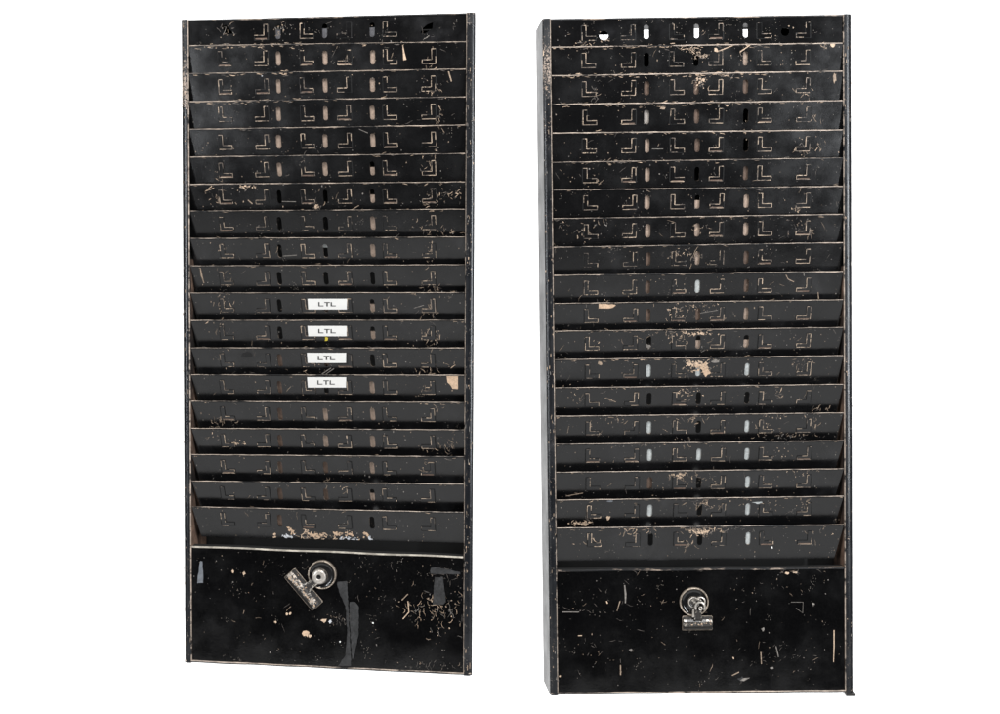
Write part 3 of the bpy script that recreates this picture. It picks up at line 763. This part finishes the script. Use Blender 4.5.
def jaw(root, cx, cz, ang, L, W, H, mat, mat2, speck):
    """folded steel jaw, long axis along ang"""
    mb = MB(); ca, sa = math.cos(ang), math.sin(ang)
    def T(u, v, y): return (cx+u*ca-v*sa, y, cz+u*sa+v*ca)
    prof = [(-.5, -1.0), (-.5, -2.6), (-.46, -3.2), (-.34, -H*.62), (-.18, -H*.92), (0, -H), (.16, -H*.95), (.30, -H*.75), (.42, -H*.45), (.48, -2.4), (.5, -1.0)]
    us = [-L/2, -L/2+.8]+[lerp(-L/2+.8, L/2-.8, k/14) for k in range(1, 14)]+[L/2-.8, L/2]
    rows = []
    for u in us:
        e = 1.0 if abs(u) < L/2-.1 else .9
        rows.append([T(u, v*W*e, y*e if y < -1.5 else y) for v, y in prof])
    for a in range(len(us)-1):
        for k in range(len(prof)-1):
            m = mat2 if 4 <= k <= 6 else mat
            mb.face([rows[a][k], rows[a+1][k], rows[a+1][k+1], rows[a][k+1]], m, True)
    for r in (rows[0], rows[-1]): mb.face(r, mat)
    # lip bead along the mouth
    for v in (-.5,):
        A = [T(u, v*W-.2, -2.9) for u in us]; B = [T(u, v*W+.5, -3.5) for u in us]
        mb.strip(A, B, 'brass', False)
    rim = [(-L/2, -W/2), (L/2-1, -W/2), (L/2, -W/2+1), (L/2, W/2-1), (L/2-1, W/2), (-L/2+1, W/2), (-L/2, W/2-1), (-L/2, -W/2)]
    mb.strip([T(u, v, -2.2) for u, v in rim], [T(u*(1+1.0/L), v*(1+1.0/W), -1.6) for u, v in rim], 'brass', False)
    rnd = random.Random(int(speck))
    for _ in range(int(speck)):
        u = rnd.uniform(-L*.46, L*.46); v = abs(rnd.gauss(0, .22))*W*.9*(1 if rnd.random() < .25 else -.4)+W*.06
        r = rnd.uniform(.2, .75); f = abs(v/W)
        y = -H*(1-1.9*f*f)-.12 if f < .45 else -H*.5
        mb.face([T(u+r*rnd.uniform(.7, 1.8)*math.cos(q), v+r*rnd.uniform(.6, 1.1)*math.sin(q), y-.1) for q in (0, 1.3, 2.5, 3.7, 5)], rnd.choice(['nickel_hi', 'chip', 'tan']))
    return mb.build('clip_jaw', root)

# left clip: slanting
lc = clip_root(LR, 322.6, 574.2, 'large worn bulldog clip slanting from its round magnet on the LTL labelled rack')
disc(lc, 1)
ux, uz = 303.6-320.4, -(590.2-575.8)      # from boss to the middle of the jaw
ul = math.hypot(ux, uz); ux, uz = ux/ul, uz/ul
mb = MB()
mb.lathe([(8.2, -2.0), (8.2, -3.2), (7.4, -5.6), (6.2, -6.8), (3.6, -7.2), (2.3, -6.9), (2.1, -5.0), (.01, -4.8)], -2.2, -1.6,
         ['brass', 'nickel', 'nickel_hi', 'nickel_hi', 'nickel_hi', 'inside', 'inside'])
mb.build('rivet_boss', lc)
mb = MB()
def arm(mb, x0, z0, x1, z1, w0, w1, y0, y1, mat, edge):
    L = math.hypot(x1-x0, z1-z0); dx, dz = (x1-x0)/L, (z1-z0)/L; nx, nz = -dz, dx
    N = 8; prev = None
    for k in range(N+1):
        t = k/N; w = lerp(w0, w1, t)*(1-.25*math.sin(math.pi*t)); y = lerp(y0, y1, t)
        cx, cz = lerp(x0, x1, t), lerp(z0, z1, t)
        r = [(cx+nx*w*f, y+d, cz+nz*w*f) for f, d in ((-.5, 1.5), (-.5, -.4), (-.36, -1.0), (-.22, -.2), (.22, -.2), (.36, -1.0), (.5, -.4), (.5, 1.5))]
        if prev:
            for q in range(7): mb.face([prev[q], prev[q+1], r[q+1], r[q]], edge if q in (1, 2, 4, 5) else mat, True)
        prev = r
arm(mb, -4.5, -4.5, -16.5, -14.5, 9, 12, -5.2, -5.6, 'clipdark', 'nickel')
mb.build('clip_arm', lc)
jaw(lc, -19.2, -15.8, math.atan2(-32.7, 29.0), 43.5, 14, 7.5, 'clipdark', 'jawridge', 150)

# right clip: small, upright
rc = clip_root(RR, 693.8, 601.4, 'small bulldog clip hanging straight down from its round magnet on the unlabelled rack')
disc(rc, 0)
mb = MB()
mb.lathe([(6.0, -2.0), (6.0, -3.2), (5.4, -4.6), (4.6, -4.9), (3.8, -4.4), (2.6, -4.0), (.01, -5.2)], -.6, 0, ['brass', 'nickel', 'nickel_hi', 'inside', 'nickel', 'nickel'])
mb.build('rivet_boss', rc)
def ring(mb, cx, cz, y, R, r, a0, a1, mat, n=22, tilt=0.0):
    prev = None
    for k in range(n+1):
        a = lerp(a0, a1, k/n); c = []
        for j in range(8):
            b = 2*math.pi*j/8; rr = R+r*math.cos(b)
            c.append((cx+rr*math.cos(a), y+r*math.sin(b)-tilt*math.cos(a), cz+rr*math.sin(a)))
        if prev:
            for j in range(8): mb.face([prev[j], prev[(j+1) % 8], c[(j+1) % 8], c[j]], mat, True)
        prev = c
mb = MB()
ring(mb, 5.2, -3.8, -7, 4.6, 1.0, math.radians(-40), math.radians(215), 'nickel_hi')
ring(mb, 6.2, 1.0, -4.6, 4.2, .8, math.radians(-30), math.radians(150), 'nickel_hi')
ring(mb, 3.4, -1.5, -5.5, 4.8, .8, math.radians(-30), math.radians(120), 'nickel')
arm(mb, 3.6, -7.5, 3.4, -17, 7.2, 9, -6.4, -6.4, 'clipdark', 'nickel')
arm(mb, -1.4, -6.0, -1.6, -14.5, 2.2, 2.6, -6.6, -6.4, 'nickel_hi', 'nickel_hi')
ring(mb, 5.6, -5.4, -7.6, 1.5, .7, 0, 2*math.pi, 'nickel_hi', 14)
mb.build('clip_arm', rc)
jaw(rc, 3.2, -21.5, 0.0, 29.5, 13.5, 6.0, 'clipdark', 'nickel', 26)

# ------------------------------------------------------------------ backdrop
me = bpy.data.meshes.new('backdrop')
N = 24; vs = []; fs = []
prof = [(2.6, 3.2)]+[(2.6, z) for z in (1.0, -1.0, -1.6)]+[(2.6-.8*(1-math.cos(a)), -1.6-.8*math.sin(a)) for a in [math.pi/2*k/8 for k in range(1, 9)]]
prof = prof+[(1.2, -2.4)]
for (y, z) in prof: vs += [(-4.5, y, z), (4.5, y, z)]
for k in range(len(prof)-1): fs.append((2*k, 2*k+1, 2*k+3, 2*k+2))
me.from_pydata(vs, [], fs)
m, nt, b = new_mat('white_paper_sweep'); g = G(nt)
nt.links.new(g.mix(g.noise(3, 3, .5), (.84, .84, .84), (.87, .87, .87)), b.inputs['Base Color']); b.inputs['Roughness'].default_value = .9
me.materials.append(m)
for p in me.polygons: p.use_smooth = True
bd = bpy.data.objects.new('backdrop', me); COL.objects.link(bd); bd['kind'] = 'structure'

# ------------------------------------------------------------------ added lamps, all out of frame
def area(name, loc, target, sx, sy, power, col=(1, 1, 1)):
    l = bpy.data.lights.new(name, 'AREA'); l.shape = 'RECTANGLE'; l.size = sx; l.size_y = sy; l.energy = power; l.color = col
    o = bpy.data.objects.new(name, l); COL.objects.link(o); o.location = loc
    o.rotation_euler = (Vector(target)-Vector(loc)).to_track_quat('-Z', 'Y').to_euler()
    return o
area('backdrop_fill', (0, 1.75, 1.6), (0, 2.6, 0.1), 3.0, .5, 55)  # this and the next: added unseen to burn the backdrop white
area('backdrop_fill', (0, 1.75, -1.5), (0, 2.6, -0.1), 3.0, .5, 55)
area('floor_bounce_fill', (0, .55, -.80), (0, .62, 0), 2.6, .95, 7.5)  # added lamp, stands in for a bright floor mirrored in the lower pockets
area('key_lamp', (-.42, -.15, 1.40), (-.1, 1.2, 0), .5, .6, 24, (1, .98, .95))
area('key_lamp', (.42, -.15, 1.40), (.1, 1.2, 0), .5, .6, 24, (.97, .98, 1))

area('flange_sheen_fill', (-1.2, .15, .12), (.05, 1.2, .1), .05, .9, 10, (.93, .96, 1))  # added pair, unseen, puts the sheen on the inner flanges
area('flange_sheen_fill', (.95, .1, .12), (-.03, 1.2, .1),  .05, .9, 17, (.93, .96, 1))
w = bpy.data.worlds.new('World'); sc.world = w; w.use_nodes = True
w.node_tree.nodes['Background'].inputs[0].default_value = (1, 1, 1, 1)
w.node_tree.nodes['Background'].inputs[1].default_value = .03

# ------------------------------------------------------------------ camera
cam = bpy.data.cameras.new('camera'); cam.sensor_width = 36; cam.lens = 36*F/1000; cam.clip_end = 100; cam.clip_start = .01
co = bpy.data.objects.new('camera', cam); COL.objects.link(co); co.rotation_euler = (math.pi/2, 0, 0)
sc.camera = co
sc.view_settings.view_transform = 'Standard'; sc.view_settings.look = 'None'
sc.view_settings.exposure = 0; sc.view_settings.gamma = 1
